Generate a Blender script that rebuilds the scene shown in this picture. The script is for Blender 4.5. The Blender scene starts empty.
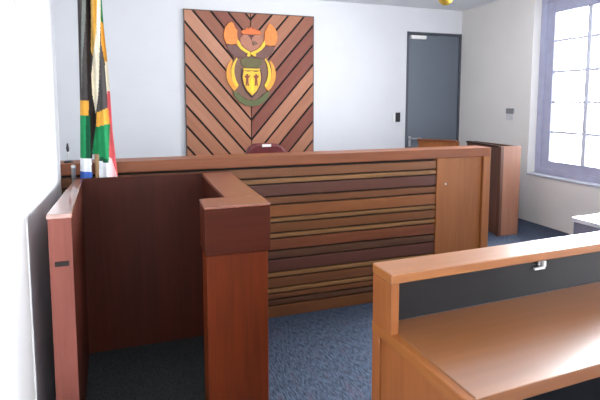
import bpy, bmesh, math, random
from mathutils import Vector, Matrix
random.seed(7)
scene = bpy.context.scene
COL = scene.collection

# ------------------------------------------------------------------ materials
def lin(c):
    def f(v):
        v /= 255.0
        return v / 12.92 if v <= 0.04045 else ((v + 0.055) / 1.055) ** 2.4
    return (f(c[0]), f(c[1]), f(c[2]), 1.0)

def base_mat(name, rough=0.5, metal=0.0, spec=0.5):
    m = bpy.data.materials.new(name); m.use_nodes = True
    b = m.node_tree.nodes['Principled BSDF']
    b.inputs['Roughness'].default_value = rough
    b.inputs['Metallic'].default_value = metal
    b.inputs['Specular IOR Level'].default_value = spec
    return m, m.node_tree.nodes, m.node_tree.links, b

def plain(name, c, rough=0.5, metal=0.0, spec=0.5, var=0.06, scale=9.0):
    """a colour with faint mottling"""
    m, n, l, b = base_mat(name, rough, metal, spec)
    tc = n.new('ShaderNodeTexCoord'); no = n.new('ShaderNodeTexNoise'); r = n.new('ShaderNodeValToRGB')
    no.inputs['Scale'].default_value = scale; no.inputs['Detail'].default_value = 4
    l.new(tc.outputs['Object'], no.inputs['Vector']); l.new(no.outputs['Fac'], r.inputs['Fac'])
    lc = lin(c)
    r.color_ramp.elements[0].position = 0.3; r.color_ramp.elements[1].position = 0.7
    r.color_ramp.elements[0].color = tuple(v * (1 - var) for v in lc[:3]) + (1,)
    r.color_ramp.elements[1].color = tuple(min(1, v * (1 + var)) for v in lc[:3]) + (1,)
    l.new(r.outputs['Color'], b.inputs['Base Color'])
    return m

def wood(name, dark, light, axis='X', rough=0.4, spec=0.4, fine=60.0, contrast=0.24, coat=0.0):
    m, n, l, b = base_mat(name, rough, 0.0, spec)
    tc = n.new('ShaderNodeTexCoord'); mp = n.new('ShaderNodeMapping')
    s = {'X': (0.05, 1, 1), 'Y': (1, 0.05, 1), 'Z': (1, 1, 0.05), 'D': (1, 1, 1)}[axis]
    mp.inputs['Scale'].default_value = s
    l.new(tc.outputs['Object'], mp.inputs['Vector'])
    n1 = n.new('ShaderNodeTexNoise'); n1.inputs['Scale'].default_value = fine; n1.inputs['Detail'].default_value = 6; n1.inputs['Roughness'].default_value = 0.6
    n2 = n.new('ShaderNodeTexNoise'); n2.inputs['Scale'].default_value = fine / 6; n2.inputs['Detail'].default_value = 3; n2.inputs['Distortion'].default_value = 1.0
    l.new(mp.outputs['Vector'], n1.inputs['Vector']); l.new(mp.outputs['Vector'], n2.inputs['Vector'])
    mx = n.new('ShaderNodeMix'); mx.data_type = 'FLOAT'; mx.inputs['Factor'].default_value = 0.5
    l.new(n1.outputs['Fac'], mx.inputs['A']); l.new(n2.outputs['Fac'], mx.inputs['B'])
    r = n.new('ShaderNodeValToRGB')
    r.color_ramp.elements[0].position = 0.5 - contrast; r.color_ramp.elements[1].position = 0.5 + contrast
    r.color_ramp.elements[0].color = lin(dark); r.color_ramp.elements[1].color = lin(light)
    l.new(mx.outputs['Result'], r.inputs['Fac']); l.new(r.outputs['Color'], b.inputs['Base Color'])
    b.inputs['Coat Weight'].default_value = coat; b.inputs['Coat Roughness'].default_value = 0.3; b.inputs['Coat IOR'].default_value = 1.7
    bp = n.new('ShaderNodeBump'); bp.inputs['Strength'].default_value = 0.06; bp.inputs['Distance'].default_value = 0.002
    l.new(n1.outputs['Fac'], bp.inputs['Height']); l.new(bp.outputs['Normal'], b.inputs['Normal'])
    return m

def carpet_mat(name):
    m, n, l, b = base_mat(name, 0.95, 0.0, 0.1)
    tc = n.new('ShaderNodeTexCoord')
    mp = n.new('ShaderNodeMapping'); mp.inputs['Scale'].default_value = (1.0, 0.22, 1.0); mp.inputs['Rotation'].default_value = (0, 0, math.radians(12))
    n1 = n.new('ShaderNodeTexNoise'); n1.inputs['Scale'].default_value = 110; n1.inputs['Detail'].default_value = 5; n1.inputs['Roughness'].default_value = 0.65
    n2 = n.new('ShaderNodeTexNoise'); n2.inputs['Scale'].default_value = 28; n2.inputs['Detail'].default_value = 3
    l.new(tc.outputs['Object'], mp.inputs['Vector']); l.new(mp.outputs['Vector'], n1.inputs['Vector']); l.new(mp.outputs['Vector'], n2.inputs['Vector'])
    r = n.new('ShaderNodeValToRGB')
    e = r.color_ramp.elements
    e[0].position = 0.36; e[0].color = lin((36, 42, 52)); e[1].position = 0.66; e[1].color = lin((78, 88, 103))
    x = r.color_ramp.elements.new(0.5); x.color = lin((60, 69, 84))
    l.new(n1.outputs['Fac'], r.inputs['Fac'])
    r2 = n.new('ShaderNodeValToRGB'); r2.color_ramp.elements[0].position = 0.55; r2.color_ramp.elements[1].position = 0.75
    r2.color_ramp.elements[0].color = (0, 0, 0, 1); r2.color_ramp.elements[1].color = (0.5, 0.5, 0.5, 1)
    l.new(n2.outputs['Fac'], r2.inputs['Fac'])
    mx = n.new('ShaderNodeMix'); mx.data_type = 'RGBA'; mx.inputs['B'].default_value = lin((86, 70, 84))
    l.new(r2.outputs['Color'], mx.inputs['Factor']); l.new(r.outputs['Color'], mx.inputs['A']); l.new(mx.outputs['Result'], b.inputs['Base Color'])
    bp = n.new('ShaderNodeBump'); bp.inputs['Strength'].default_value = 0.5; bp.inputs['Distance'].default_value = 0.006
    l.new(n1.outputs['Fac'], bp.inputs['Height']); l.new(bp.outputs['Normal'], b.inputs['Normal'])
    return m

def glass_mat(name):
    m = bpy.data.materials.new(name); m.use_nodes = True
    n, l = m.node_tree.nodes, m.node_tree.links
    n.remove(n['Principled BSDF'])
    t = n.new('ShaderNodeBsdfTransparent'); t.inputs['Color'].default_value = (0.96, 0.98, 1, 1)
    g = n.new('ShaderNodeBsdfGlossy'); g.inputs['Roughness'].default_value = 0.02
    f = n.new('ShaderNodeFresnel'); f.inputs['IOR'].default_value = 1.3
    mx = n.new('ShaderNodeMixShader')
    l.new(f.outputs['Fac'], mx.inputs['Fac']); l.new(t.outputs[0], mx.inputs[1]); l.new(g.outputs[0], mx.inputs[2])
    l.new(mx.outputs[0], n['Material Output'].inputs['Surface'])
    return m

M = {}
M['wall'] = plain('wall_paint', (220, 222, 225), 0.75, var=0.015, scale=3)
M['wall_r'] = plain('wall_paint_warm', (220, 217, 212), 0.75, var=0.015, scale=3)
M['ceil'] = plain('ceiling_paint', (236, 238, 242), 0.8, var=0.01, scale=2)
M['carpet'] = carpet_mat('blue_grey_carpet')
M['sill'] = plain('sill_paint', (190, 192, 200), 0.5)
M['wframe'] = plain('window_frame_paint', (164, 166, 188), 0.5)
M['bars'] = plain('glazing_bar_paint', (205, 208, 222), 0.5)
M['glass'] = glass_mat('window_glass')
M['door'] = plain('grey_door_paint', (98, 106, 116), 0.45, var=0.04, scale=2)
M['door_frame'] = plain('dark_door_frame', (72, 76, 84), 0.5)
M['steel'] = plain('brushed_steel', (190, 190, 190), 0.35, 0.8)
M['white'] = plain('white_plastic', (238, 238, 236), 0.45, var=0.01)
M['black'] = plain('black_plastic', (40, 40, 44), 0.5)
M['brass'] = plain('brass', (214, 176, 70), 0.3, 0.7)
M['blackboard'] = plain('black_laminate', (24, 23, 25), 0.4, spec=0.3, var=0.1)
M['dark_gap'] = plain('dark_backing', (26, 16, 12), 0.8)
M['bench_x'] = wood('bench_wood_rail', (110, 56, 26), (142, 80, 42), 'X', 0.42)
M['bench_z'] = wood('bench_wood_upright', (124, 70, 32), (160, 98, 48), 'Z', 0.45)
M['bench_y'] = wood('bench_wood_side', (125, 70, 44), (165, 100, 66), 'Y', 0.45)
SL = {'A': ((102, 60, 32), (132, 82, 46)), 'T': ((116, 78, 44), (148, 104, 62)), 'P': ((76, 42, 32), (98, 56, 42)),
      'O': ((116, 66, 34), (148, 90, 48)), 'B': ((94, 54, 30), (124, 76, 42)), 'R': ((104, 56, 32), (132, 74, 44)),
      'D': ((76, 48, 32), (100, 64, 42))}
for k, (a, b_) in SL.items(): M['slat' + k] = wood('slat_wood_' + {'A': 'brown', 'T': 'tan', 'P': 'purple_brown', 'O': 'orange_brown', 'B': 'mid_brown', 'R': 'reddish', 'D': 'dark'}[k], a, b_, 'X', 0.42)
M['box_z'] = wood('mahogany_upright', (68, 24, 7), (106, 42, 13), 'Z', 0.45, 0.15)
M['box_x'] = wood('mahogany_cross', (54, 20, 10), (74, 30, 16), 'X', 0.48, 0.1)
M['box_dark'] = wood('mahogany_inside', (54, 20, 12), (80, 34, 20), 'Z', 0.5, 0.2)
M['box_top'] = wood('mahogany_top', (104, 52, 30), (136, 76, 46), 'Y', 0.3, 0.5, coat=0.6)
M['box_gloss'] = wood('mahogany_polished_top', (112, 64, 46), (146, 92, 70), 'Y', 0.3, 0.6)
g_ = M['box_gloss'].node_tree.nodes['Principled BSDF']; g_.inputs['Coat Weight'].default_value = 1.0; g_.inputs['Coat Roughness'].default_value = 0.08; g_.inputs['Coat IOR'].default_value = 2.0
M['desk_x'] = wood('desk_wood_rail', (126, 72, 32), (162, 102, 50), 'X', 0.34, 0.4, coat=0.5)
M['desk_top'] = wood('desk_wood_top', (112, 64, 28), (146, 90, 44), 'X', 0.42, 0.6, fine=40, coat=0.9)
M['desk_z'] = wood('desk_wood_upright', (116, 62, 26), (150, 88, 42), 'Z', 0.45)
M['desk_y'] = wood('desk_wood_edge', (120, 66, 28), (156, 96, 46), 'Y', 0.38)
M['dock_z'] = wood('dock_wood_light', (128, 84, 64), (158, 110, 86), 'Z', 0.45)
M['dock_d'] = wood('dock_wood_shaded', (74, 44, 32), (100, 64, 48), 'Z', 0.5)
M['leather'] = plain('dark_red_leather', (98, 30, 34), 0.45, var=0.12, scale=20)

# ------------------------------------------------------------------ mesh helpers
def new_bm(): return bmesh.new()
def box(bm, x0, x1, y0, y1, z0, z1, mi=0):
    vs = [bm.verts.new((x, y, z)) for z in (z0, z1) for y in (y0, y1) for x in (x0, x1)]
    for f in ((0, 2, 3, 1), (4, 5, 7, 6), (0, 1, 5, 4), (2, 6, 7, 3), (0, 4, 6, 2), (1, 3, 7, 5)):
        bm.faces.new([vs[i] for i in f]).material_index = mi
def prism(bm, pts, y0, y1, mi=0):
    """polygon of (x, z) pulled along y"""
    a = [bm.verts.new((p[0], y0, p[1])) for p in pts]; b = [bm.verts.new((p[0], y1, p[1])) for p in pts]
    n = len(pts)
    fs = [bm.faces.new(a), bm.faces.new(b[::-1])]
    for i in range(n): fs.append(bm.faces.new((a[i], b[i], b[(i + 1) % n], a[(i + 1) % n])))
    for f in fs: f.material_index = mi
def prism_z(bm, pts, z0, z1, mi=0):
    a = [bm.verts.new((p[0], p[1], z0)) for p in pts]; b = [bm.verts.new((p[0], p[1], z1)) for p in pts]
    n = len(pts)
    fs = [bm.faces.new(a[::-1]), bm.faces.new(b)]
    for i in range(n): fs.append(bm.faces.new((a[i], a[(i + 1) % n], b[(i + 1) % n], b[i])))
    for f in fs: f.material_index = mi
def lathe(bm, prof, cx, cy, n=24, mi=0):
    rings = []
    for r, z in prof:
        rings.append([bm.verts.new((cx + r * math.cos(2 * math.pi * k / n), cy + r * math.sin(2 * math.pi * k / n), z)) for k in range(n)])
    for a, b in zip(rings, rings[1:]):
        for k in range(n): 
            f = bm.faces.new((a[k], a[(k + 1) % n], b[(k + 1) % n], b[k])); f.material_index = mi; f.smooth = True
    bm.faces.new(rings[0][::-1]).material_index = mi; bm.faces.new(rings[-1]).material_index = mi
def tube(bm, pts, r, n=10, mi=0):
    pts = [Vector(p) for p in pts]; rings = []
    for i, p in enumerate(pts):
        d = (pts[min(i + 1, len(pts) - 1)] - pts[max(i - 1, 0)]).normalized()
        u = d.cross(Vector((0, 0, 1)))
        if u.length < 1e-3: u = d.cross(Vector((1, 0, 0)))
        u.normalize(); v = d.cross(u)
        rr = r[i] if isinstance(r, (list, tuple)) else r
        rings.append([bm.verts.new(p + rr * (math.cos(2 * math.pi * k / n) * u + math.sin(2 * math.pi * k / n) * v)) for k in range(n)])
    for a, b in zip(rings, rings[1:]):
        for k in range(n):
            f = bm.faces.new((a[k], a[(k + 1) % n], b[(k + 1) % n], b[k])); f.smooth = True; f.material_index = mi
    bm.faces.new(rings[0][::-1]).material_index = mi; bm.faces.new(rings[-1]).material_index = mi

def world_loc(o):
    p = Vector((0, 0, 0))
    while o is not None: p += o.location; o = o.parent
    return p
def obj(name, bm, mats, parent=None, bevel=0.0, loc=None, local=False):
    """ONE mesh object.  Vertices are given in the place's own metres unless local=True."""
    org = Vector(loc) if loc is not None else (Vector((0, 0, 0)) if parent is None else world_loc(parent))
    bmesh.ops.recalc_face_normals(bm, faces=bm.faces[:])
    if not local: bmesh.ops.translate(bm, verts=bm.verts[:], vec=-org)
    me = bpy.data.meshes.new(name); bm.to_mesh(me); bm.free()
    for m in (mats if isinstance(mats, (list, tuple)) else [mats]): me.materials.append(m)
    o = bpy.data.objects.new(name, me); COL.objects.link(o)
    if parent is not None: o.parent = parent
    else: o.location = org
    if bevel:
        b = o.modifiers.new('edge', 'BEVEL'); b.width = bevel; b.segments = 2; b.limit_method = 'ANGLE'; b.angle_limit = math.radians(40)
    return o
def thing(name, label, cat, loc=(0, 0, 0), rotz=0.0, group=None):
    o = bpy.data.objects.new(name, None); COL.objects.link(o)
    o.empty_display_size = 0.1
    o.location = loc; o.rotation_euler = (0, 0, rotz); o['label'] = label; o['category'] = cat
    if group: o['group'] = group
    return o
def tag(o, label, cat):
    o['label'] = label; o['category'] = cat; return o
def struct(name, bm, m, parent=None, bevel=0.0):
    o = obj(name, bm, m, parent, bevel)
    if parent is None: o['kind'] = 'structure'
    return o
def bx(name, dims, m, parent, bevel=0.003, local=False):
    bm = new_bm(); box(bm, *dims); return obj(name, bm, m, parent, bevel, local=local)

# ------------------------------------------------------------------ the room
XR, YB, H = 4.57, 5.97, 2.83       # right wall, back wall, ceiling
YR = -2.6                          # wall behind the viewer
bm = new_bm(); box(bm, -1.7, 5.1, YR - 0.3, YB + 0.3, -0.1, 0.0); struct('floor', bm, M['carpet'])
bm = new_bm(); box(bm, -1.7, 5.1, YR - 0.3, YB + 0.3, H, H + 0.1); struct('ceiling', bm, M['ceil'])
DX0, DX1, DZ = 3.64, 4.572, 2.49   # door opening
bm = new_bm(); box(bm, -1.7, DX0 - 0.002, YB, YB + 0.3, 0, H); box(bm, DX0 - 0.002, 5.1, YB, YB + 0.3, DZ, H); box(bm, DX0 - 0.002, 5.1, YB + 0.09, YB + 0.3, 0, DZ)
struct('wall_back', bm, M['wall'])
bm = new_bm()
box(bm, -0.80, -0.45, 2.142, 3.02, 0, H); box(bm, -0.80, -0.50, 2.13, 2.142, 0, H)           # end of the near wall
box(bm, -0.80, -0.454, YR, 2.13, 0, H)            # the rest stands back a little
struct('wall_left', bm, M['wall'])
bm = new_bm(); box(bm, -1.7, -1.4, 2.9, YB, 0, H); box(bm, -1.4, -0.80, 2.9, 3.02, 0, H); struct('wall_left_recess', bm, M['wall'])
bm = new_bm(); box(bm, -0.8, 5.1, YR - 0.3, YR, 0, H); struct('wall_rear', bm, M['wall'])
# right wall, two window openings
W1 = (1.95, 4.61); W2 = (-2.0, 0.7); ZS, ZT = 0.607, 2.76
bm = new_bm()
for y0, y1 in ((YR, W2[0]), (W2[1], W1[0]), (W1[1], YB)): box(bm, XR, XR + 0.36, y0, y1, 0, H)
for w in (W1, W2):
    box(bm, XR, XR + 0.36, w[0], w[1], 0, ZS - 0.024); box(bm, XR, XR + 0.36, w[0], w[1], ZT, H)
struct('wall_right', bm, M['wall_r'])

def window(name, y0, y1, ncol):
    e = bpy.data.objects.new(name, None); COL.objects.link(e); e.location = (XR + 0.13, (y0 + y1) / 2, ZS); e['kind'] = 'structure'
    xa, xb = XR + 0.13, XR + 0.19
    bm = new_bm()
    g0, g1, gz0, gz1 = y0 + 0.19, y1 - 0.19, 0.775, 2.545
    box(bm, xa, xb, y0, g0, ZS, ZT); box(bm, xa, xb, g1, y1, ZS, ZT)
    box(bm, xa, xb, g0, g1, ZS, gz0); box(bm, xa, xb, g0, g1, gz1, ZT)
    # stepped casement edge
    box(bm, xa - 0.02, xa, y0, y0 + 0.08, ZS, ZT); box(bm, xa - 0.02, xa, y1 - 0.08, y1, ZS, ZT); box(bm, xa - 0.02, xa, y0 + .08, y1 - .08, ZS, ZS + 0.07); box(bm, xa - 0.02, xa, y0 + .08, y1 - .08, ZT - 0.08, ZT)
    obj('window_frame', bm, M['wframe'], e, 0.004)
    bm = new_bm()
    st = (g1 - g0) / ncol
    for k in range(1, ncol): box(bm, xa + 0.01, xb - 0.01, g1 - k * st - 0.026, g1 - k * st + 0.026, gz0, gz1)
    for z in (1.126, 1.488, 1.848, 2.215): box(bm, xa + 0.018, xb - 0.018, g0, g1, z - 0.016, z + 0.016)
    obj('glazing_bars', bm, M['bars'], e)
    bm = new_bm(); box(bm, xa + 0.028, xa + 0.032, g0 - 0.005, g1 + 0.005, gz0 - 0.005, gz1 + 0.005); obj('pane', bm, M['glass'], e)
    bm = new_bm(); box(bm, XR - 0.012, xa, y0 - 0.003, y1 + 0.003, ZS - 0.024, ZS); obj('window_sill', bm, M['sill'], e, 0.004)
    return e
window('window_1', W1[0], W1[1], 5)
window('added_window', W2[0], W2[1], 5)  # unseen window, put in to let more daylight into the room

# door in the far corner
d = bpy.data.objects.new('door_1', None); COL.objects.link(d); d.location = (DX0, YB, 0); d['kind'] = 'structure'
bm = new_bm(); box(bm, DX0, DX0 + 0.035, YB - 0.006, YB + 0.08, 0, DZ); box(bm, DX1 - 0.035, DX1 - 0.004, YB - 0.006, YB + 0.08, 0, DZ); box(bm, DX0 + .035, DX1 - .035, YB - 0.006, YB + 0.08, DZ - 0.035, DZ - .002)
obj('door_frame', bm, M['door_frame'], d, 0.003)
leaf = bx('door_leaf', (DX0 + 0.038, DX1 - 0.038, YB + 0.012, YB + 0.055, 0.005, DZ - 0.038), M['door'], d)
bm = new_bm()
box(bm, 3.70, 3.735, YB + 0.002, YB + 0.012, 0.84, 0.985)
tube(bm, [(3.717, YB + 0.005, 0.955), (3.717, YB - 0.045, 0.955), (3.74, YB - 0.05, 0.955), (3.875, YB - 0.05, 0.955)], 0.011)
obj('door_handle', bm, M['steel'], d)
bm = new_bm(); box(bm, 3.685, 3.935, YB - 0.045, YB + 0.012, 2.385, 2.435); obj('door_closer', bm, M['white'], d, 0.005)

# ------------------------------------------------------------------ judge's bench
BX0, BX1, BT = -0.62, 2.632, 1.133
bench = thing('judges_bench', 'long brown wooden bench with horizontal slatted front below the carved emblem', 'bench', (1.0, 3.04, 0))
bm = new_bm(); box(bm, BX0, BX1, 3.03, 3.215, 1.063, BT); obj('top_rail', bm, M['bench_x'], bench, 0.005)
slats = [(0.986, 1.046, 'A'), (0.945, 0.975, 'T'), (0.860, 0.936, 'P'), (0.802, 0.848, 'B'), (0.712, 0.790, 'O'), (0.676, 0.702, 'T'),
         (0.604, 0.664, 'A'), (0.566, 0.592, 'T'), (0.482, 0.555, 'R'), (0.420, 0.470, 'D'), (0.328, 0.410, 'P'), (0.290, 0.318, 'T'),
         (0.215, 0.278, 'B'), (0.178, 0.204, 'T'), (0.135, 0.167, 'B'), (0.092, 0.124, 'D'), (0.0, 0.080, 'B')]
bm = new_bm(); box(bm, BX0, 2.13, 3.064, 3.11, 0.0, 1.063, 0)
keys = list(SL)
for a, b_, k in slats: box(bm, BX0, 2.13, 3.036, 3.064, a, b_, 1 + keys.index(k))
obj('slatted_front', bm, [M['dark_gap']] + [M['slat' + k] for k in keys], bench, 0.003)
bm = new_bm(); box(bm, 2.13, 2.203, 3.028, 3.12, 0, 1.063); obj('post', bm, M['bench_z'], bench, 0.003)
bm = new_bm(); box(bm, 2.56, 2.628, 3.028, 3.12, 0, 1.063); obj('post', bm, M['bench_z'], bench, 0.003)
end = bx('end_panel', (2.203, 2.56, 3.05, 3.10, 0, 1.063), M['bench_z'], bench, 0)
bm = new_bm(); tube(bm, [(2.225, 3.052, 0.86), (2.225, 3.044, 0.86)], 0.008); obj('lock', bm, M['steel'], end)
bx('side_panel', (2.585, 2.626, 3.215, 3.72, 0, 0.80), M['bench_y'], bench)
bx('worktop', (BX0, 2.584, 3.11, 3.72, 0.76, 0.80), M['bench_x'], bench)

# ------------------------------------------------------------------ witness box
ZT_ = 1.055
wb = thing('witness_box', 'open dark red mahogany witness box with thick corner pillar beside the white left wall', 'witness box', (0.1, 2.45, 0))
bm = new_bm(); prism_z(bm, [(-0.359, 2.037), (-0.274, 2.037), (-0.328, 2.925), (-0.366, 2.925)], 0.0, ZT_ - 0.02)
M['left_face'] = wood('mahogany_haze_tint', (92, 46, 36), (122, 68, 58), 'Z', 0.45, 0.3)  # pale haze over this post is mixed into the wood colour
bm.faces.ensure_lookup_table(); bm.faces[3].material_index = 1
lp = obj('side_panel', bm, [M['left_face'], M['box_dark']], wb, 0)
bm = new_bm(); prism_z(bm, [(-0.363, 2.033), (-0.270, 2.033), (-0.326, 2.925), (-0.368, 2.925)], ZT_ - 0.02, ZT_); obj('top_cap', bm, M['box_gloss'], wb, 0.003)
bm = new_bm(); box(bm, -0.340, -0.288, 2.031, 2.038, 0.842, 0.862); obj('latch_plate', bm, M['dark_gap'], lp, 0.002)
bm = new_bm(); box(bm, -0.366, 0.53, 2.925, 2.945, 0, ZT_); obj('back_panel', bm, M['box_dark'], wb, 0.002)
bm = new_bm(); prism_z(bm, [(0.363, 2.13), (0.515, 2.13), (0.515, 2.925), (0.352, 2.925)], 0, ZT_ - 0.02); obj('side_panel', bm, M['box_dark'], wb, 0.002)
bm = new_bm(); prism_z(bm, [(0.360, 2.15), (0.528, 2.15), (0.522, 2.925), (0.350, 2.925)], ZT_ - 0.02, ZT_); obj('top_cap', bm, M['box_top'], wb, 0.003)
bm = new_bm(); box(bm, 0.25, 0.522, 1.985, 2.13, 0, 0.845); obj('pillar', bm, M['box_z'], wb, 0.004)
M['boxfloor'] = plain('dark_grey_floor', (48, 50, 50), 0.95, spec=0.1, var=0.35, scale=90)
bx('floor_sheet', (-0.32, 0.36, 2.04, 2.924, 0.0, 0.008), M['boxfloor'], wb, 0)  # thin dark grey sheet over the floor inside the box
cap = bx('pillar_cap', (0.243, 0.53, 1.968, 2.15, 0.84, ZT_ - 0.012), M['box_x'], wb, 0.004)
bx('top_cap', (0.243, 0.53, 1.968, 2.15, ZT_ - 0.012, ZT_), M['box_top'], wb, 0.003)

# ------------------------------------------------------------------ front desk
AN = math.radians(2.2)
desk = thing('courtroom_desk', 'light brown wooden desk with raised top rail and black back board in the right foreground', 'desk', (0.735, 1.40, 0), AN)
L = 2.6
def dbox(name, u0, u1, v0, v1, z0, z1, m, bevel=0.004, parent=None):
    bm = new_bm(); box(bm, u0, u1, -v1, -v0, z0, z1); return obj(name, bm, m, parent or desk, bevel, local=True)
dbox('top_rail', 0, L, 0, 0.124, 0.917, 0.95, M['desk_x'], 0.004)
dbox('post', 0.002, 0.032, 0.003, 0.121, 0.745, 0.917, M['desk_z'], 0.003)
dbox('post', L - 0.032, L - 0.002, 0.003, 0.121, 0.745, 0.917, M['desk_z'], 0.003)
bb = dbox('back_board', 0.032, L - 0.032, 0.02, 0.04, 0.75, 0.917, M['blackboard'], 0)
dbox('worktop', 0.030, L - 0.03, 0.04, 0.478, 0.708, 0.75, M['desk_top'], 0.003)
dbox('end_strip', 0.002, 0.030, 0.0, 0.478, 0.708, 0.748, M['desk_y'], 0.003)
dbox('corner_post', 0.004, 0.034, 0.0, 0.05, 0.0, 0.708, M['desk_z'], 0.003)
dbox('corner_post', 0.004, 0.034, 0.43, 0.476, 0.0, 0.708, M['desk_z'], 0.003)
dbox('end_panel', 0.012, 0.030, 0.05, 0.43, 0.0, 0.708, M['desk_z'], 0)
dbox('front_panel', 0.034, L - 0.034, 0.012, 0.03, 0.0, 0.708, M['blackboard'], 0)
dbox('end_panel', L - 0.030, L - 0.012, 0.02, 0.47, 0.0, 0.708, M['desk_z'], 0)
# little white socket on the black board
sk = thing('wall_socket', 'small white angled plug socket on the black back board of the desk', 'socket', (0, 0, 0), 0)
sk.location = (1.452, 1.3865, 0.862); sk.rotation_euler = (0, 0, AN)
bm = new_bm(); box(bm, -0.030, 0.022, -0.012, 0.0, -0.012, -0.003); obj('socket_foot', bm, M['white'], sk, 0.002, local=True)
bm = new_bm(); box(bm, 0.010, 0.024, -0.014, 0.0, -0.003, 0.020); obj('socket_body', bm, M['white'], sk, 0.002, local=True)
bm = new_bm(); box(bm, -0.012, -0.004, -0.010, 0.0, 0.004, 0.020); obj('switch_rocker', bm, M['steel'], sk, 0.001, local=True)

# second desk at the right edge
d2 = thing('side_desk', 'white topped desk with dark grey side under the window at the right edge', 'desk', (2.63, 2.27, 0), math.radians(3))
def d2box(name, u0, u1, v0, v1, z0, z1, m, bevel=0.003):
    bm = new_bm(); box(bm, u0, u1, -v1, -v0, z0, z1); return obj(name, bm, m, d2, bevel, local=True)
M['desk2'] = plain('pale_laminate', (225, 225, 228), 0.3)
M['desk2s'] = plain('grey_side_board', (128, 126, 142), 0.5)
d2box('worktop', 0, 1.3, 0, 0.62, 0.722, 0.75, M['desk2'])
d2box('side_panel', 0.01, 0.03, 0.01, 0.6, 0, 0.722, M['desk2s'])
d2box('side_panel', 1.27, 1.29, 0.01, 0.6, 0, 0.722, M['desk2s'])
d2box('modesty_panel', 0.03, 1.27, 0.02, 0.04, 0.2, 0.722, M['desk2s'])

# ------------------------------------------------------------------ side enclosure and gate in the far right
en = thing('side_enclosure', 'narrow brown wooden enclosure of upright panels standing by the right wall', 'enclosure', (3.88, 4.14, 0))
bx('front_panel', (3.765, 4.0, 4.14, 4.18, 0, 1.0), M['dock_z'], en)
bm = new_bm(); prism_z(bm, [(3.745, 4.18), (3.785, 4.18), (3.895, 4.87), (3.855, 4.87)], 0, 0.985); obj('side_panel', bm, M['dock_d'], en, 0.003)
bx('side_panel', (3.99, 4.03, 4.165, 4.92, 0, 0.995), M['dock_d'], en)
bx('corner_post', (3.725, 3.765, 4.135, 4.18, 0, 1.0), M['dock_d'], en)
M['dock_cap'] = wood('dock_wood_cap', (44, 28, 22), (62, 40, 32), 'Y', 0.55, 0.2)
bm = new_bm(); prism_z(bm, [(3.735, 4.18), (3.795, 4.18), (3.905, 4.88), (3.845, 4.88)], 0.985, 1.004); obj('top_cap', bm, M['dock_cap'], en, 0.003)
g = thing('wooden_gate', 'low wooden gate standing ajar in front of the grey door', 'gate', (3.79, 4.99, 0), math.radians(129))
def gbox(name, u0, u1, v0, v1, z0, z1, m, parent=None):
    bm = new_bm(); box(bm, u0, u1, v0, v1, z0, z1); return obj(name, bm, m, parent or g, 0.003, local=True)
gbox('top_cap', 0, 0.50, -0.03, 0.03, 0.975, 1.003, M['bench_x'])
gbox('gate_panel', 0.01, 0.49, -0.018, 0.018, 0.06, 0.975, M['bench_z'])
gbox('hinge_post', -0.03, 0.0, -0.03, 0.03, 0, 0.99, M['bench_z'])

# ------------------------------------------------------------------ chevron panel
PX0, PX1, PZ0, PZ1, PC = 0.525, 2.205, 0.62, 2.61, 1.352
def clip(poly, a, b, c):               # keep a*x + b*z <= c
    out = []
    for i in range(len(poly)):
        p, q = poly[i], poly[(i + 1) % len(poly)]
        dp, dq = a * p[0] + b * p[1] - c, a * q[0] + b * q[1] - c
        if dp <= 0: out.append(p)
        if (dp < 0 < dq) or (dq < 0 < dp):
            t = dp / (dp - dq); out.append((p[0] + t * (q[0] - p[0]), p[1] + t * (q[1] - p[1])))
    return out
def diag_wood(name, a, b_, ang):
    m = wood(name, a, b_, 'D', 0.5, 0.35, fine=45)
    for n in m.node_tree.nodes:
        if n.type == 'MAPPING':
            n.vector_type = 'TEXTURE'; n.inputs['Rotation'].default_value = (0, ang, 0); n.inputs['Scale'].default_value = (16, 1, 1)
    return m
PCOL = [((128, 78, 60), (154, 98, 76)), ((156, 104, 78), (184, 128, 100)), ((112, 60, 48), (138, 80, 64)), ((148, 96, 70), (176, 118, 90)), ((170, 118, 92), (196, 142, 114))]
ang = math.atan(1.165)
pm = [M['dark_gap']] + [diag_wood('chevron_wood_left_%s' % 'abcde'[i], c[0], c[1], ang) for i, c in enumerate(PCOL)] + [diag_wood('chevron_wood_right_%s' % 'abcde'[i], c[0], c[1], -ang) for i, c in enumerate(PCOL)]
panel = thing('chevron_wall_panel', 'large square panel of wooden boards laid in a V on the back wall', 'wall panel', (PC, YB, PZ0))
bm = new_bm(); box(bm, PX0 + .01, PX1 - .01, 5.945, YB - 0.001, PZ0 + .01, PZ1 - .01, 0)
sl, sp, gap = 1.165, 0.2535, 0.032
seqL = [1, 0, 2, 0, 4, 3, 1, 3, 1, 3, 1, 3, 1, 4]; seqR = [1, 0, 1, 3, 0, 2, 2, 1, 3, 2, 1, 3, 1, 4]
for k in range(-5, 9):
    zt = 2.486 - sp * k - gap; zb = zt - sp + gap * 2 * 0.62
    # left half: z = zk - sl (x - PX0)
    base = [(PX0 + .012, PZ0 + .012), (PC - 0.007, PZ0 + .012), (PC - 0.007, PZ1 - .012), (PX0 + .012, PZ1 - .012)]
    p = clip(clip(base, sl, 1, zt + sl * PX0), -sl, -1, -(zb + sl * PX0))
    if len(p) > 2: prism(bm, p, 5.93, 5.945, 1 + seqL[(k + 5) % 14])
    x1 = PX1
    base = [(PC + 0.007, PZ0 + .012), (PX1 - .012, PZ0 + .012), (PX1 - .012, PZ1 - .012), (PC + 0.007, PZ1 - .012)]
    z1 = zt - sl * (2 * PC - PX0 - PX1) * 0
    p = clip(clip(base, -sl, 1, zt - sl * (2 * PC - PX0)), sl, -1, -(zb - sl * (2 * PC - PX0)))
    if len(p) > 2: prism(bm, p, 5.93, 5.945, 6 + seqR[(k + 5) % 14])
obj('board_panel', bm, pm, panel)
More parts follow.
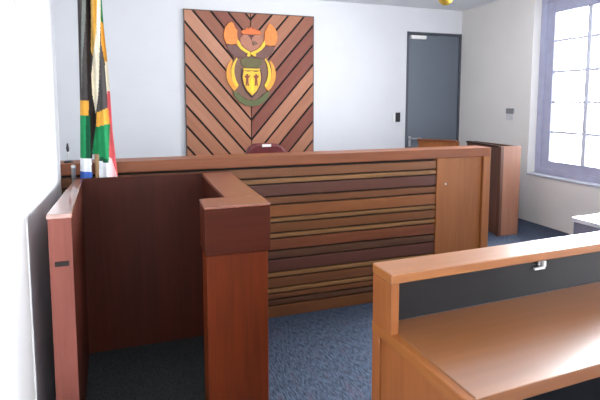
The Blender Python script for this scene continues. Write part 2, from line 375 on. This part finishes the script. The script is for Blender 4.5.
M['pframe'] = wood('panel_edge', (70, 56, 50), (100, 80, 70), 'Z', 0.5)
bm = new_bm()
box(bm, PX0, PX0 + .012, 5.931, YB - 0.001, PZ0, PZ1); box(bm, PX1 - .012, PX1, 5.931, YB - 0.001, PZ0, PZ1); box(bm, PX0 + .012, PX1 - .012, 5.931, YB - 0.001, PZ1 - .012, PZ1); box(bm, PX0 + .012, PX1 - .012, 5.931, YB - 0.001, PZ0, PZ0 + .012)
obj('edge_frame', bm, M['pframe'], panel)

# ------------------------------------------------------------------ carved emblem
C_ = dict(orange=(228, 128, 44), orange2=(222, 106, 40), wing=(100, 58, 48), yellow=(236, 190, 44), ochre=(226, 150, 40), olive=(92, 84, 38), green=(84, 92, 48),
          bird=(168, 108, 82), mauve=(116, 80, 62), rim=(78, 40, 34), shield=(232, 182, 40), bright=(246, 206, 24), figure=(128, 54, 30), maroon=(84, 34, 30))
for k, c in C_.items(): M['e_' + k] = plain('emblem_' + k.replace('2', '_deep') + '_paint', c, 0.45, var=0.1, scale=30)
em = thing('carved_emblem', 'painted carved coat of arms with winged bird and yellow shield on the chevron panel', 'emblem', (PC, 5.93, 1.42))
def ex(p, lower=False):        # sketch units (eighths of a cm or so) to metres on the board
    u = (p[0] - 252) / 8.0 * 0.01308; w = 2.5 - (p[1] / 8.0 - 2.0 + (40 if lower else 0)) * 0.01267
    return (PC + u, w)
def relief(name, polys, m, d0, d1, parent=em, lower=False, both=False):
    bm = new_bm()
    for p in polys:
        prism(bm, [ex(q, lower) for q in p], 5.929 - d1, 5.929 - d0)
        if both: prism(bm, [ex((504 - q[0], q[1]), lower) for q in p][::-1], 5.929 - d1, 5.929 - d0)
    return obj(name, bm, m, parent, 0.004)
def mirror(p): return [(504 - q[0], q[1]) for q in p][::-1]
def arc(cx, cy, rx, ry, a0, a1, n=16): return [(cx + rx * math.cos(math.radians(a0 + (a1 - a0) * i / n)), cy + ry * math.sin(math.radians(a0 + (a1 - a0) * i / n))) for i in range(n + 1)]
wing_u = [(40, 120), (52, 75), (78, 42), (98, 26), (116, 40), (128, 70), (146, 95), (143, 130), (150, 165), (146, 195), (100, 206), (58, 198), (42, 160)]
wing_l = [(52, 200), (100, 208), (142, 198), (178, 235), (222, 262), (250, 292), (215, 312), (160, 306), (108, 290), (76, 250)]
wing_y = [(146, 160), (160, 178), (176, 212), (208, 238), (242, 256), (238, 276), (206, 264), (166, 236), (140, 204)]
for mir in (False, True):
    f = mirror if mir else (lambda q: q)
    w = relief('wing', [f(wing_u)], M['e_orange'], 0, 0.022)
    relief('lower_feathers', [f(wing_l)], M['e_wing'], 0, 0.016, w)
    relief('wing_edge', [f(wing_y)], M['e_yellow'], 0.0, 0.026, w)
relief('rising_sun', [[(172, 104), (190, 84), (206, 88), (222, 66), (238, 78), (252, 58), (268, 78), (284, 66), (298, 86), (316, 82), (334, 104), (318, 118), (190, 118)]], M['e_orange2'], 0, 0.014)
relief('bird_body', [[(196, 120), (308, 120), (338, 150), (336, 190), (300, 226), (252, 258), (204, 226), (168, 190), (166, 150)]], M['e_bird'], 0, 0.012)
relief('bird_crest', [[(222, 124), (282, 124), (262, 142), (254, 168), (246, 142)]], M['e_maroon'], 0.010, 0.020)
relief('bird_head', [[(262, 172), (276, 168), (296, 180), (310, 192), (288, 196), (274, 206), (262, 196)]], M['e_mauve'], 0.010, 0.026)
relief('breast', [[(150, 296), (354, 296), (404, 322), (372, 372), (318, 402), (186, 402), (132, 372), (100, 322)]], M['e_mauve'], 0, 0.008)
relief('bead_necklace', [arc(232, 284, 14, 12, 0, 337.5, 15), arc(276, 280, 14, 12, 0, 337.5, 15), arc(254, 268, 12, 10, 0, 337.5, 15)], M['e_yellow'], 0, 0.028)
relief('flower', [[(166, 326), (200, 300), (228, 310), (254, 290), (280, 310), (308, 300), (340, 328), (330, 362), (296, 386), (254, 380), (212, 386), (176, 362)]], M['e_olive'], 0, 0.02)
relief('yellow_bar', [[(186, 388), (322, 388), (318, 404), (190, 404)]], M['e_yellow'], 0, 0.024)
# lower group
relief('backing_ground', [arc(252, 110, 152, 210, 0, 180, 24) + [(104, 40), (150, 0), (354, 0), (400, 40)]], M['e_mauve'], 0, 0.006, lower=True)
def band(cx, cy, rx, ry, t, a0, a1, n=18):
    o = arc(cx, cy, rx, ry, a0, a1, n); i = []
    for k in range(n + 1):
        s = k / n; w = t * (0.35 + 0.65 * math.sin(math.pi * min(1, s * 0.62 + 0.02)))
        a = math.radians(a0 + (a1 - a0) * s); i.append((cx + (rx - w) * math.cos(a), cy + (ry - w) * math.sin(a)))
    return [o[k] for k in range(n + 1)], i
def band_relief(name, args, m, d1, mir, parent=em):
    o, i = band(*args); bm = new_bm()
    for k in range(len(o) - 1):
        q = [o[k], o[k + 1], i[k + 1], i[k]]
        if mir: q = mirror(q)
        prism(bm, [ex(p, True) for p in q], 5.929 - d1, 5.929)
    bmesh.ops.remove_doubles(bm, verts=bm.verts[:], dist=1e-5)
    return obj(name, bm, m, parent)
for mir in (False, True):
    band_relief('wheat_ear', (268, 112, 212, 190, 40, 215, 135), M['e_ochre'], 0.02, mir)
    band_relief('tusk', (262, 106, 168, 176, 26, 222, 140), M['e_yellow'], 0.024, mir)
o_, i_ = [(104, 246), (122, 300), (158, 338), (204, 362), (254, 370), (304, 362), (350, 338), (384, 300), (402, 246)], [(144, 262), (166, 284), (190, 304), (222, 320), (254, 324), (286, 320), (316, 304), (340, 284), (362, 262)]
bm = new_bm()
for k in range(8): prism(bm, [ex(p, True) for p in (o_[k], o_[k + 1], i_[k + 1], i_[k])], 5.929 - 0.026, 5.929)
bmesh.ops.remove_doubles(bm, verts=bm.verts[:], dist=1e-5)
obj('ribbon', bm, M['e_green'], em)
sh = [(190, 86), (222, 94), (254, 88), (286, 94), (320, 86), (327, 140), (318, 196), (292, 246), (256, 284), (218, 246), (192, 196), (182, 140)]
def grow(p, s): return [(254 + (q[0] - 254) * s, 176 + (q[1] - 176) * s) for q in p]
relief('shield_rim', [grow(sh, 1.17)], M['e_rim'], 0.0, 0.020, lower=True)
shield = relief('shield', [sh], M['e_shield'], 0.0, 0.030, lower=True)
for dx in (0, 71):
    relief('human_figure', [[(210 + dx, 112), (224 + dx, 112), (226 + dx, 128), (238 + dx, 120), (240 + dx, 130), (226 + dx, 146), (226 + dx, 168), (230 + dx, 206), (219 + dx, 206), (217 + dx, 180), (213 + dx, 206), (203 + dx, 206), (207 + dx, 168), (207 + dx, 146), (196 + dx, 132), (198 + dx, 122), (208 + dx, 128)]], M['e_figure'], 0.028, 0.034, shield, lower=True)
relief('centre_diamond', [[(254, 140), (272, 180), (266, 240), (254, 262), (242, 240), (238, 180)]], M['e_bright'], 0.028, 0.034, shield, lower=True)

# ------------------------------------------------------------------ flag
FL = dict(charcoal=(78, 73, 71), greygreen=(124, 128, 122), black=(42, 34, 32), gold=(226, 164, 66), cream=(244, 232, 204), green=(38, 138, 84), dgreen=(24, 84, 56),
          red=(216, 92, 96), pink=(240, 200, 200), white=(236, 238, 240), blue=(66, 100, 176), tan=(220, 176, 96))
fk = list(FL)
fm = [plain('flag_%s_cloth' % {'greygreen': 'grey_green', 'dgreen': 'dark_green'}.get(k, k), FL[k], 0.8, spec=0.15, var=0.08, scale=25) for k in fk]
def fx(px, y): return (-0.317 + (px - 78) * 0.00547 - 0.00023 * y, 2.073 - 0.00575 * y - 0.0003 * (px - 78))
polys = [('charcoal', [(70, -60), (130, -60), (130, 190), (70, 190)]),
 ('greygreen', [(83, -60), (86.5, -60), (85.5, 20), (83, 60), (82, 95), (81, 60), (82.5, 0)]), ('black', [(86, -60), (91, -60), (91, 60), (92, 98), (88, 98), (86.5, 40)]),
 ('tan', [(90, -60), (100.5, -60), (100, 20), (95, 60), (90.5, 50)]), ('gold', [(93, -60), (97, -60), (96, 20), (93, 40)]),
 ('charcoal', [(98, 30), (103, 40), (107, 70), (109, 110), (94, 112)]),
 ('green', [(99.5, -60), (104, -60), (104, 22), (101, 24), (99.5, 5)]),
 ('gold', [(99.5, 18), (103.5, 22), (107, 62), (104.5, 62), (100.5, 40)]), ('cream', [(104, 58), (107.2, 58), (110, 94), (107, 96)]),
 ('cream', [(97.5, -20), (100, -10), (99.5, 40), (99, 70), (98, 92), (95.5, 112), (92, 92), (91, 72), (93, 50), (96, 30)]),
 ('black', [(88, 95), (92, 95), (96, 118), (93, 150), (91.5, 160), (88, 158)]),
 ('gold', [(70, 98.5), (89, 98.5), (89, 113.5), (70, 113)]), ('green', [(70, 113), (89, 113.5), (88.5, 157), (70, 156.5)]), ('dgreen', [(86.5, 113.5), (90.5, 113.5), (91, 157), (86, 157)]),
 ('white', [(70, 156.5), (92, 157), (92, 171), (70, 171)]), ('blue', [(70, 171), (93, 171), (93, 190), (70, 190)]),
 ('red', [(106.5, 88), (112, 88), (125, 190), (114, 190), (109, 150), (107.5, 120)]),
 ('gold', [(96.5, 110.5), (107.5, 105), (109.5, 121), (95.5, 125)]), ('green', [(95.5, 125), (109.5, 121), (109, 159), (100, 156), (97, 154), (92, 152)]),
 ('dgreen', [(99, 155), (109, 158), (109, 161), (100, 160)]), ('white', [(99, 160), (109, 161), (109, 190), (99, 190)]), ('pink', [(109, 155), (112, 158), (117.5, 176), (117.5, 190), (109, 190)])]
def inside(p, poly):
    c = False; j = len(poly) - 1
    for i in range(len(poly)):
        (xi, yi), (xj, yj) = poly[i], poly[j]
        if (yi > p[1]) != (yj > p[1]) and p[0] < (xj - xi) * (p[1] - yi) / (yj - yi) + xi: c = not c
        j = i
    return c
def interp(t, pts):
    for (a, va), (b, vb) in zip(pts, pts[1:]):
        if t <= b: return va + (vb - va) * max(0, (t - a)) / (b - a)
    return pts[-1][1]
flag = thing('hanging_flag', 'folded black, gold, green, red and blue flag on a pole behind the witness box', 'flag', (-0.245, 2.993, 0))
NC, NR = 64, 176; Y0, Y1 = -58, 180
ledge = [(-58, 79), (0, 77.5), (100, 80), (180, 80.5)]; redge = [(-58, 98), (0, 101), (25, 103), (60, 107), (95, 110), (130, 112.5), (180, 118.5)]
bm = new_bm(); gridv = []
for r in range(NR + 1):
    y = Y0 + (Y1 - Y0) * r / NR; a, b_ = interp(y, ledge), interp(y, redge); row = []
    for c in range(NC + 1):
        px = a + (b_ - a) * c / NC; x, z = fx(px, y)
        s = c / NC
        off = 0.016 * math.cos(s * math.pi * 4 + 0.4) + 0.006 * math.sin(s * 29 + y * 0.012) 
        row.append(bm.verts.new((x, 2.976 + off, z)))
    gridv.append(row)
for r in range(NR):
    for c in range(NC):
        y = Y0 + (Y1 - Y0) * (r + .5) / NR; a, b_ = interp(y, ledge), interp(y, redge); px = a + (b_ - a) * (c + .5) / NC
        if y > 153 and 92.5 < px < 99: continue          # the cloth parts here and shows the pole
        k = 'charcoal'
        for nme, pl in polys:
            if inside((px, y), pl): k = nme
        f = bm.faces.new((gridv[r][c], gridv[r + 1][c], gridv[r + 1][c + 1], gridv[r][c + 1])); f.material_index = fk.index(k); f.smooth = True
obj('flag_cloth', bm, fm, flag)
px_, pz_ = fx(96, 100)[0] - 0.012, 0
M['pole'] = wood('pole_wood', (160, 118, 80), (200, 160, 118), 'Z', 0.4)
bm = new_bm(); tube(bm, [(px_, 3.012, 0.03), (px_, 3.012, 2.52)], 0.012, 14); obj('flag_pole', bm, M['pole'], flag)
bm = new_bm(); lathe(bm, [(0.012, 2.515), (0.024, 2.53), (0.030, 2.55), (0.018, 2.575), (0.006, 2.61), (0.001, 2.63)], px_, 3.012); obj('finial', bm, M['brass'], flag)
bm = new_bm(); prism_z(bm, [(px_ - .07, 2.955), (px_ + .07, 2.955), (px_ + .07, 3.028), (px_ - .07, 3.028)], 0, 0.03); obj('pole_base', bm, M['pole'], flag, 0.004)

# ------------------------------------------------------------------ small things left of the flag
po = thing('steel_post', 'short pale steel post between the flag and the left wall edge', 'post', (-0.378, 2.99, 0))
bm = new_bm(); lathe(bm, [(0.012, 0.02), (0.012, 1.11), (0.0135, 1.112), (0.0135, 1.125), (0.009, 1.13)], -0.378, 2.99, 16); obj('post_tube', bm, M['steel'], po)
bm = new_bm(); lathe(bm, [(0.03, 0), (0.03, 0.012), (0.014, 0.022)], -0.378, 2.99, 20); obj('base_plate', bm, M['steel'], po)
mi = thing('gooseneck_microphone', 'thin white stemmed microphone with dark tip standing at the left end of the bench', 'microphone', (-0.418, 3.10, BT))
bm = new_bm(); lathe(bm, [(0.026, BT), (0.026, BT + 0.006), (0.010, BT + 0.012)], -0.418, 3.10, 20); obj('microphone_base', bm, M['black'], mi)
bm = new_bm(); tube(bm, [(-0.418, 3.10, BT + .01), (-0.4181, 3.10, BT + .05), (-0.4182, 3.098, BT + 0.065)], 0.005); obj('stem', bm, M['white'], mi)
bm = new_bm(); tube(bm, [(-0.4182, 3.098, BT + 0.065), (-0.4183, 3.096, BT + 0.085), (-0.4184, 3.094, BT + 0.115)], [0.006, 0.009, 0.004]); obj('microphone_tip', bm, M['black'], mi)

# ------------------------------------------------------------------ judge's chair
ch = thing('judges_chair', 'dark red leather chair whose back just shows above the bench', 'chair', (1.03, 3.95, 0))
bm = new_bm()
prism(bm, [(0.82, 0.55), (1.26, 0.55), (1.27, 0.85), (1.24, 1.035), (1.20, 1.09), (1.15, 1.118), (1.04, 1.126), (0.95, 1.122), (0.90, 1.092), (0.86, 1.02), (0.82, 0.85)], 4.02, 4.11)
br = obj('backrest', bm, M['leather'], ch, 0.02)
bm = new_bm(); box(bm, 1.01, 1.09, 4.012, 4.021, 1.096, 1.120); obj('tag', bm, M['white'], br)
br.children[0]['label'] = 'small white tag'
bm = new_bm(); box(bm, 0.79, 1.27, 3.76, 4.06, 0.45, 0.55); obj('seat', bm, M['leather'], ch, 0.03)
for x in (0.75, 1.27):
    bm = new_bm(); box(bm, x, x + 0.05, 3.80, 4.06, 0.69, 0.73); box(bm, x + .005, x + 0.045, 4.00, 4.04, 0.47, 0.70); box(bm, x + .005, x + 0.045, 3.84, 3.88, 0.47, 0.70); obj('armrest', bm, M['black'], ch, 0.008)
bm = new_bm(); tube(bm, [(1.03, 3.95, 0.08), (1.03, 3.95, 0.45)], 0.03); obj('gas_column', bm, M['black'], ch)
for k in range(5):
    a = math.radians(90 + 72 * k)
    bm = new_bm(); tube(bm, [(1.03, 3.95, 0.10), (1.03 + .26 * math.cos(a), 3.95 + .26 * math.sin(a), 0.06)], [0.025, 0.018])
    fo = obj('base_foot', bm, M['black'], ch)
    bm = new_bm(); cx_, cy_ = 1.03 + .26 * math.cos(a), 3.95 + .26 * math.sin(a)
    tube(bm, [(cx_ - .015, cy_, 0.026), (cx_ + .015, cy_, 0.026)], 0.026); obj('castor', bm, M['black'], fo)

# ------------------------------------------------------------------ fittings on the walls and ceiling
sw = thing('access_reader', 'small black card reader on the back wall left of the grey door', 'card reader', (3.505, YB, 1.27))
bm = new_bm(); box(bm, 3.468, 3.542, YB - 0.022, YB, 1.20, 1.335); obj('reader_body', bm, M['black'], sw, 0.006)
bm = new_bm(); box(bm, 3.428, 3.468, YB - 0.012, YB, 1.20, 1.33); obj('back_plate', bm, M['white'], sw, 0.003)
th = thing('thermostat', 'grey and white wall control on the right wall beside the window', 'thermostat', (XR, 4.935, 1.33))
M['greyp'] = plain('grey_plastic', (128, 128, 132), 0.5)
bm = new_bm(); box(bm, XR - 0.022, XR, 4.868, 4.995, 1.335, 1.405); obj('display_unit', bm, M['greyp'], th, 0.004)
bm = new_bm(); box(bm, XR - 0.016, XR, 4.872, 4.99, 1.255, 1.33); obj('button_plate', bm, plain('pale_plastic', (196, 196, 198), 0.5), th, 0.003)
pl = thing('pendant_lamp', 'small brass pendant lamp hanging from the ceiling before the grey door', 'lamp', (3.22, 4.5, H))
bm = new_bm(); lathe(bm, [(0.05, H - 0.001), (0.05, H - 0.02), (0.012, H - 0.03)], 3.22, 4.5); obj('ceiling_rose', bm, M['brass'], pl)
bm = new_bm(); tube(bm, [(3.22, 4.5, H - .02), (3.22, 4.5, 2.68)], 0.006); obj('rod', bm, M['brass'], pl)
bm = new_bm(); lathe(bm, [(0.012, 2.70), (0.05, 2.685), (0.078, 2.65), (0.082, 2.615), (0.066, 2.58), (0.034, 2.555), (0.010, 2.548)], 3.22, 4.5); obj('bowl', bm, M['brass'], pl)

# ------------------------------------------------------------------ light
w = bpy.data.worlds.new('sky'); scene.world = w; w.use_nodes = True
bg = w.node_tree.nodes['Background']; bg.inputs['Color'].default_value = (0.97, 0.985, 1.0, 1)
wn, wl = w.node_tree.nodes, w.node_tree.links       # sky, with a bright region added to strengthen the desk sheen
tcw = wn.new('ShaderNodeTexCoord'); dt = wn.new('ShaderNodeVectorMath'); dt.operation = 'DOT_PRODUCT'
dt.inputs[1].default_value = Vector((0.80, 0.50, 0.42)).normalized()
mrg = wn.new('ShaderNodeMapRange'); mrg.interpolation_type = 'SMOOTHSTEP'
for k_, v_ in (('From Min', 0.84), ('From Max', 1.0), ('To Min', 15.0), ('To Max', 150.0)): mrg.inputs[k_].default_value = v_
wl.new(tcw.outputs['Generated'], dt.inputs[0]); wl.new(dt.outputs['Value'], mrg.inputs['Value']); wl.new(mrg.outputs['Result'], bg.inputs['Strength'])
def lamp(name, kind, loc, energy, color=(1, 1, 1), target=None, **k):
    d = bpy.data.lights.new(name, kind); d.energy = energy; d.color = color
    for a, v in k.items(): setattr(d, a, v)
    o = bpy.data.objects.new(name, d); COL.objects.link(o); o.location = loc
    if target is not None: o.rotation_euler = (Vector(target) - Vector(loc)).to_track_quat('-Z', 'Y').to_euler()
    return o
for nme, wv in (('window_portal', W1), ('window_portal', W2)):
    o = lamp(nme, 'AREA', (XR + 0.35, (wv[0] + wv[1]) / 2, (ZS + ZT) / 2), 1, target=(0, (wv[0] + wv[1]) / 2, (ZS + ZT) / 2), shape='RECTANGLE', size=wv[1] - wv[0], size_y=ZT - ZS)
    o.data.cycles.is_portal = True
lamp('left_wall_spot', 'SPOT', (2.3, -1.1, 1.9), 750, (1, 0.98, 0.95), target=(-0.45, 1.30, 1.15), spot_size=math.radians(29), spot_blend=0.3, shadow_soft_size=0.07)  # added spot out of view, imitates sunlight on the left wall
lamp('ceiling_fill', 'AREA', (1.9, -0.6, H - 0.03), 16, (1, 0.97, 0.93), target=(1.9, -0.6, 0), shape='RECTANGLE', size=1.2, size_y=0.6)  # invented fill light under the ceiling, no fitting belongs to it
lamp('back_wall_fill', 'AREA', (1.6, 3.3, H - 0.08), 45, (0.98, 0.98, 1.0), target=(1.6, 6.0, 1.5), shape='RECTANGLE', size=4.0, size_y=0.2)  # unseen area light added to even out the back wall
lamp('upward_fill', 'AREA', (1.6, -1.2, 1.3), 40, (0.97, 0.98, 1.0), target=(1.6, 1.0, 4.0), shape='RECTANGLE', size=3.0, size_y=0.6)  # added light behind the viewer, aimed up to brighten the ceiling
lamp('rear_fill', 'AREA', (1.6, -2.5, 1.9), 14, (0.97, 0.98, 1.0), target=(1.6, 3, 1.5), shape='RECTANGLE', size=3.2, size_y=1.5)  # made-up frontal fill by the rear wall, out of view

# ------------------------------------------------------------------ camera
F, CY, D = 470.0, 144.0, 43.0
pitch = math.atan(D / F); yaw = math.atan(160 / math.hypot(F, D))
cd = bpy.data.cameras.new('camera'); cam = bpy.data.objects.new('camera', cd); COL.objects.link(cam)
cam.location = (0, 0, 1.5); cam.rotation_euler = (math.pi / 2 - pitch, 0, -yaw)
cd.sensor_fit = 'HORIZONTAL'; cd.sensor_width = 36.0; cd.lens = F * 36.0 / 600.0; cd.shift_y = -(200 - CY) / 600.0; cd.clip_start = 0.02
scene.camera = cam
scene.view_settings.view_transform = 'Standard'; scene.view_settings.look = 'None'; scene.view_settings.exposure = 0.0
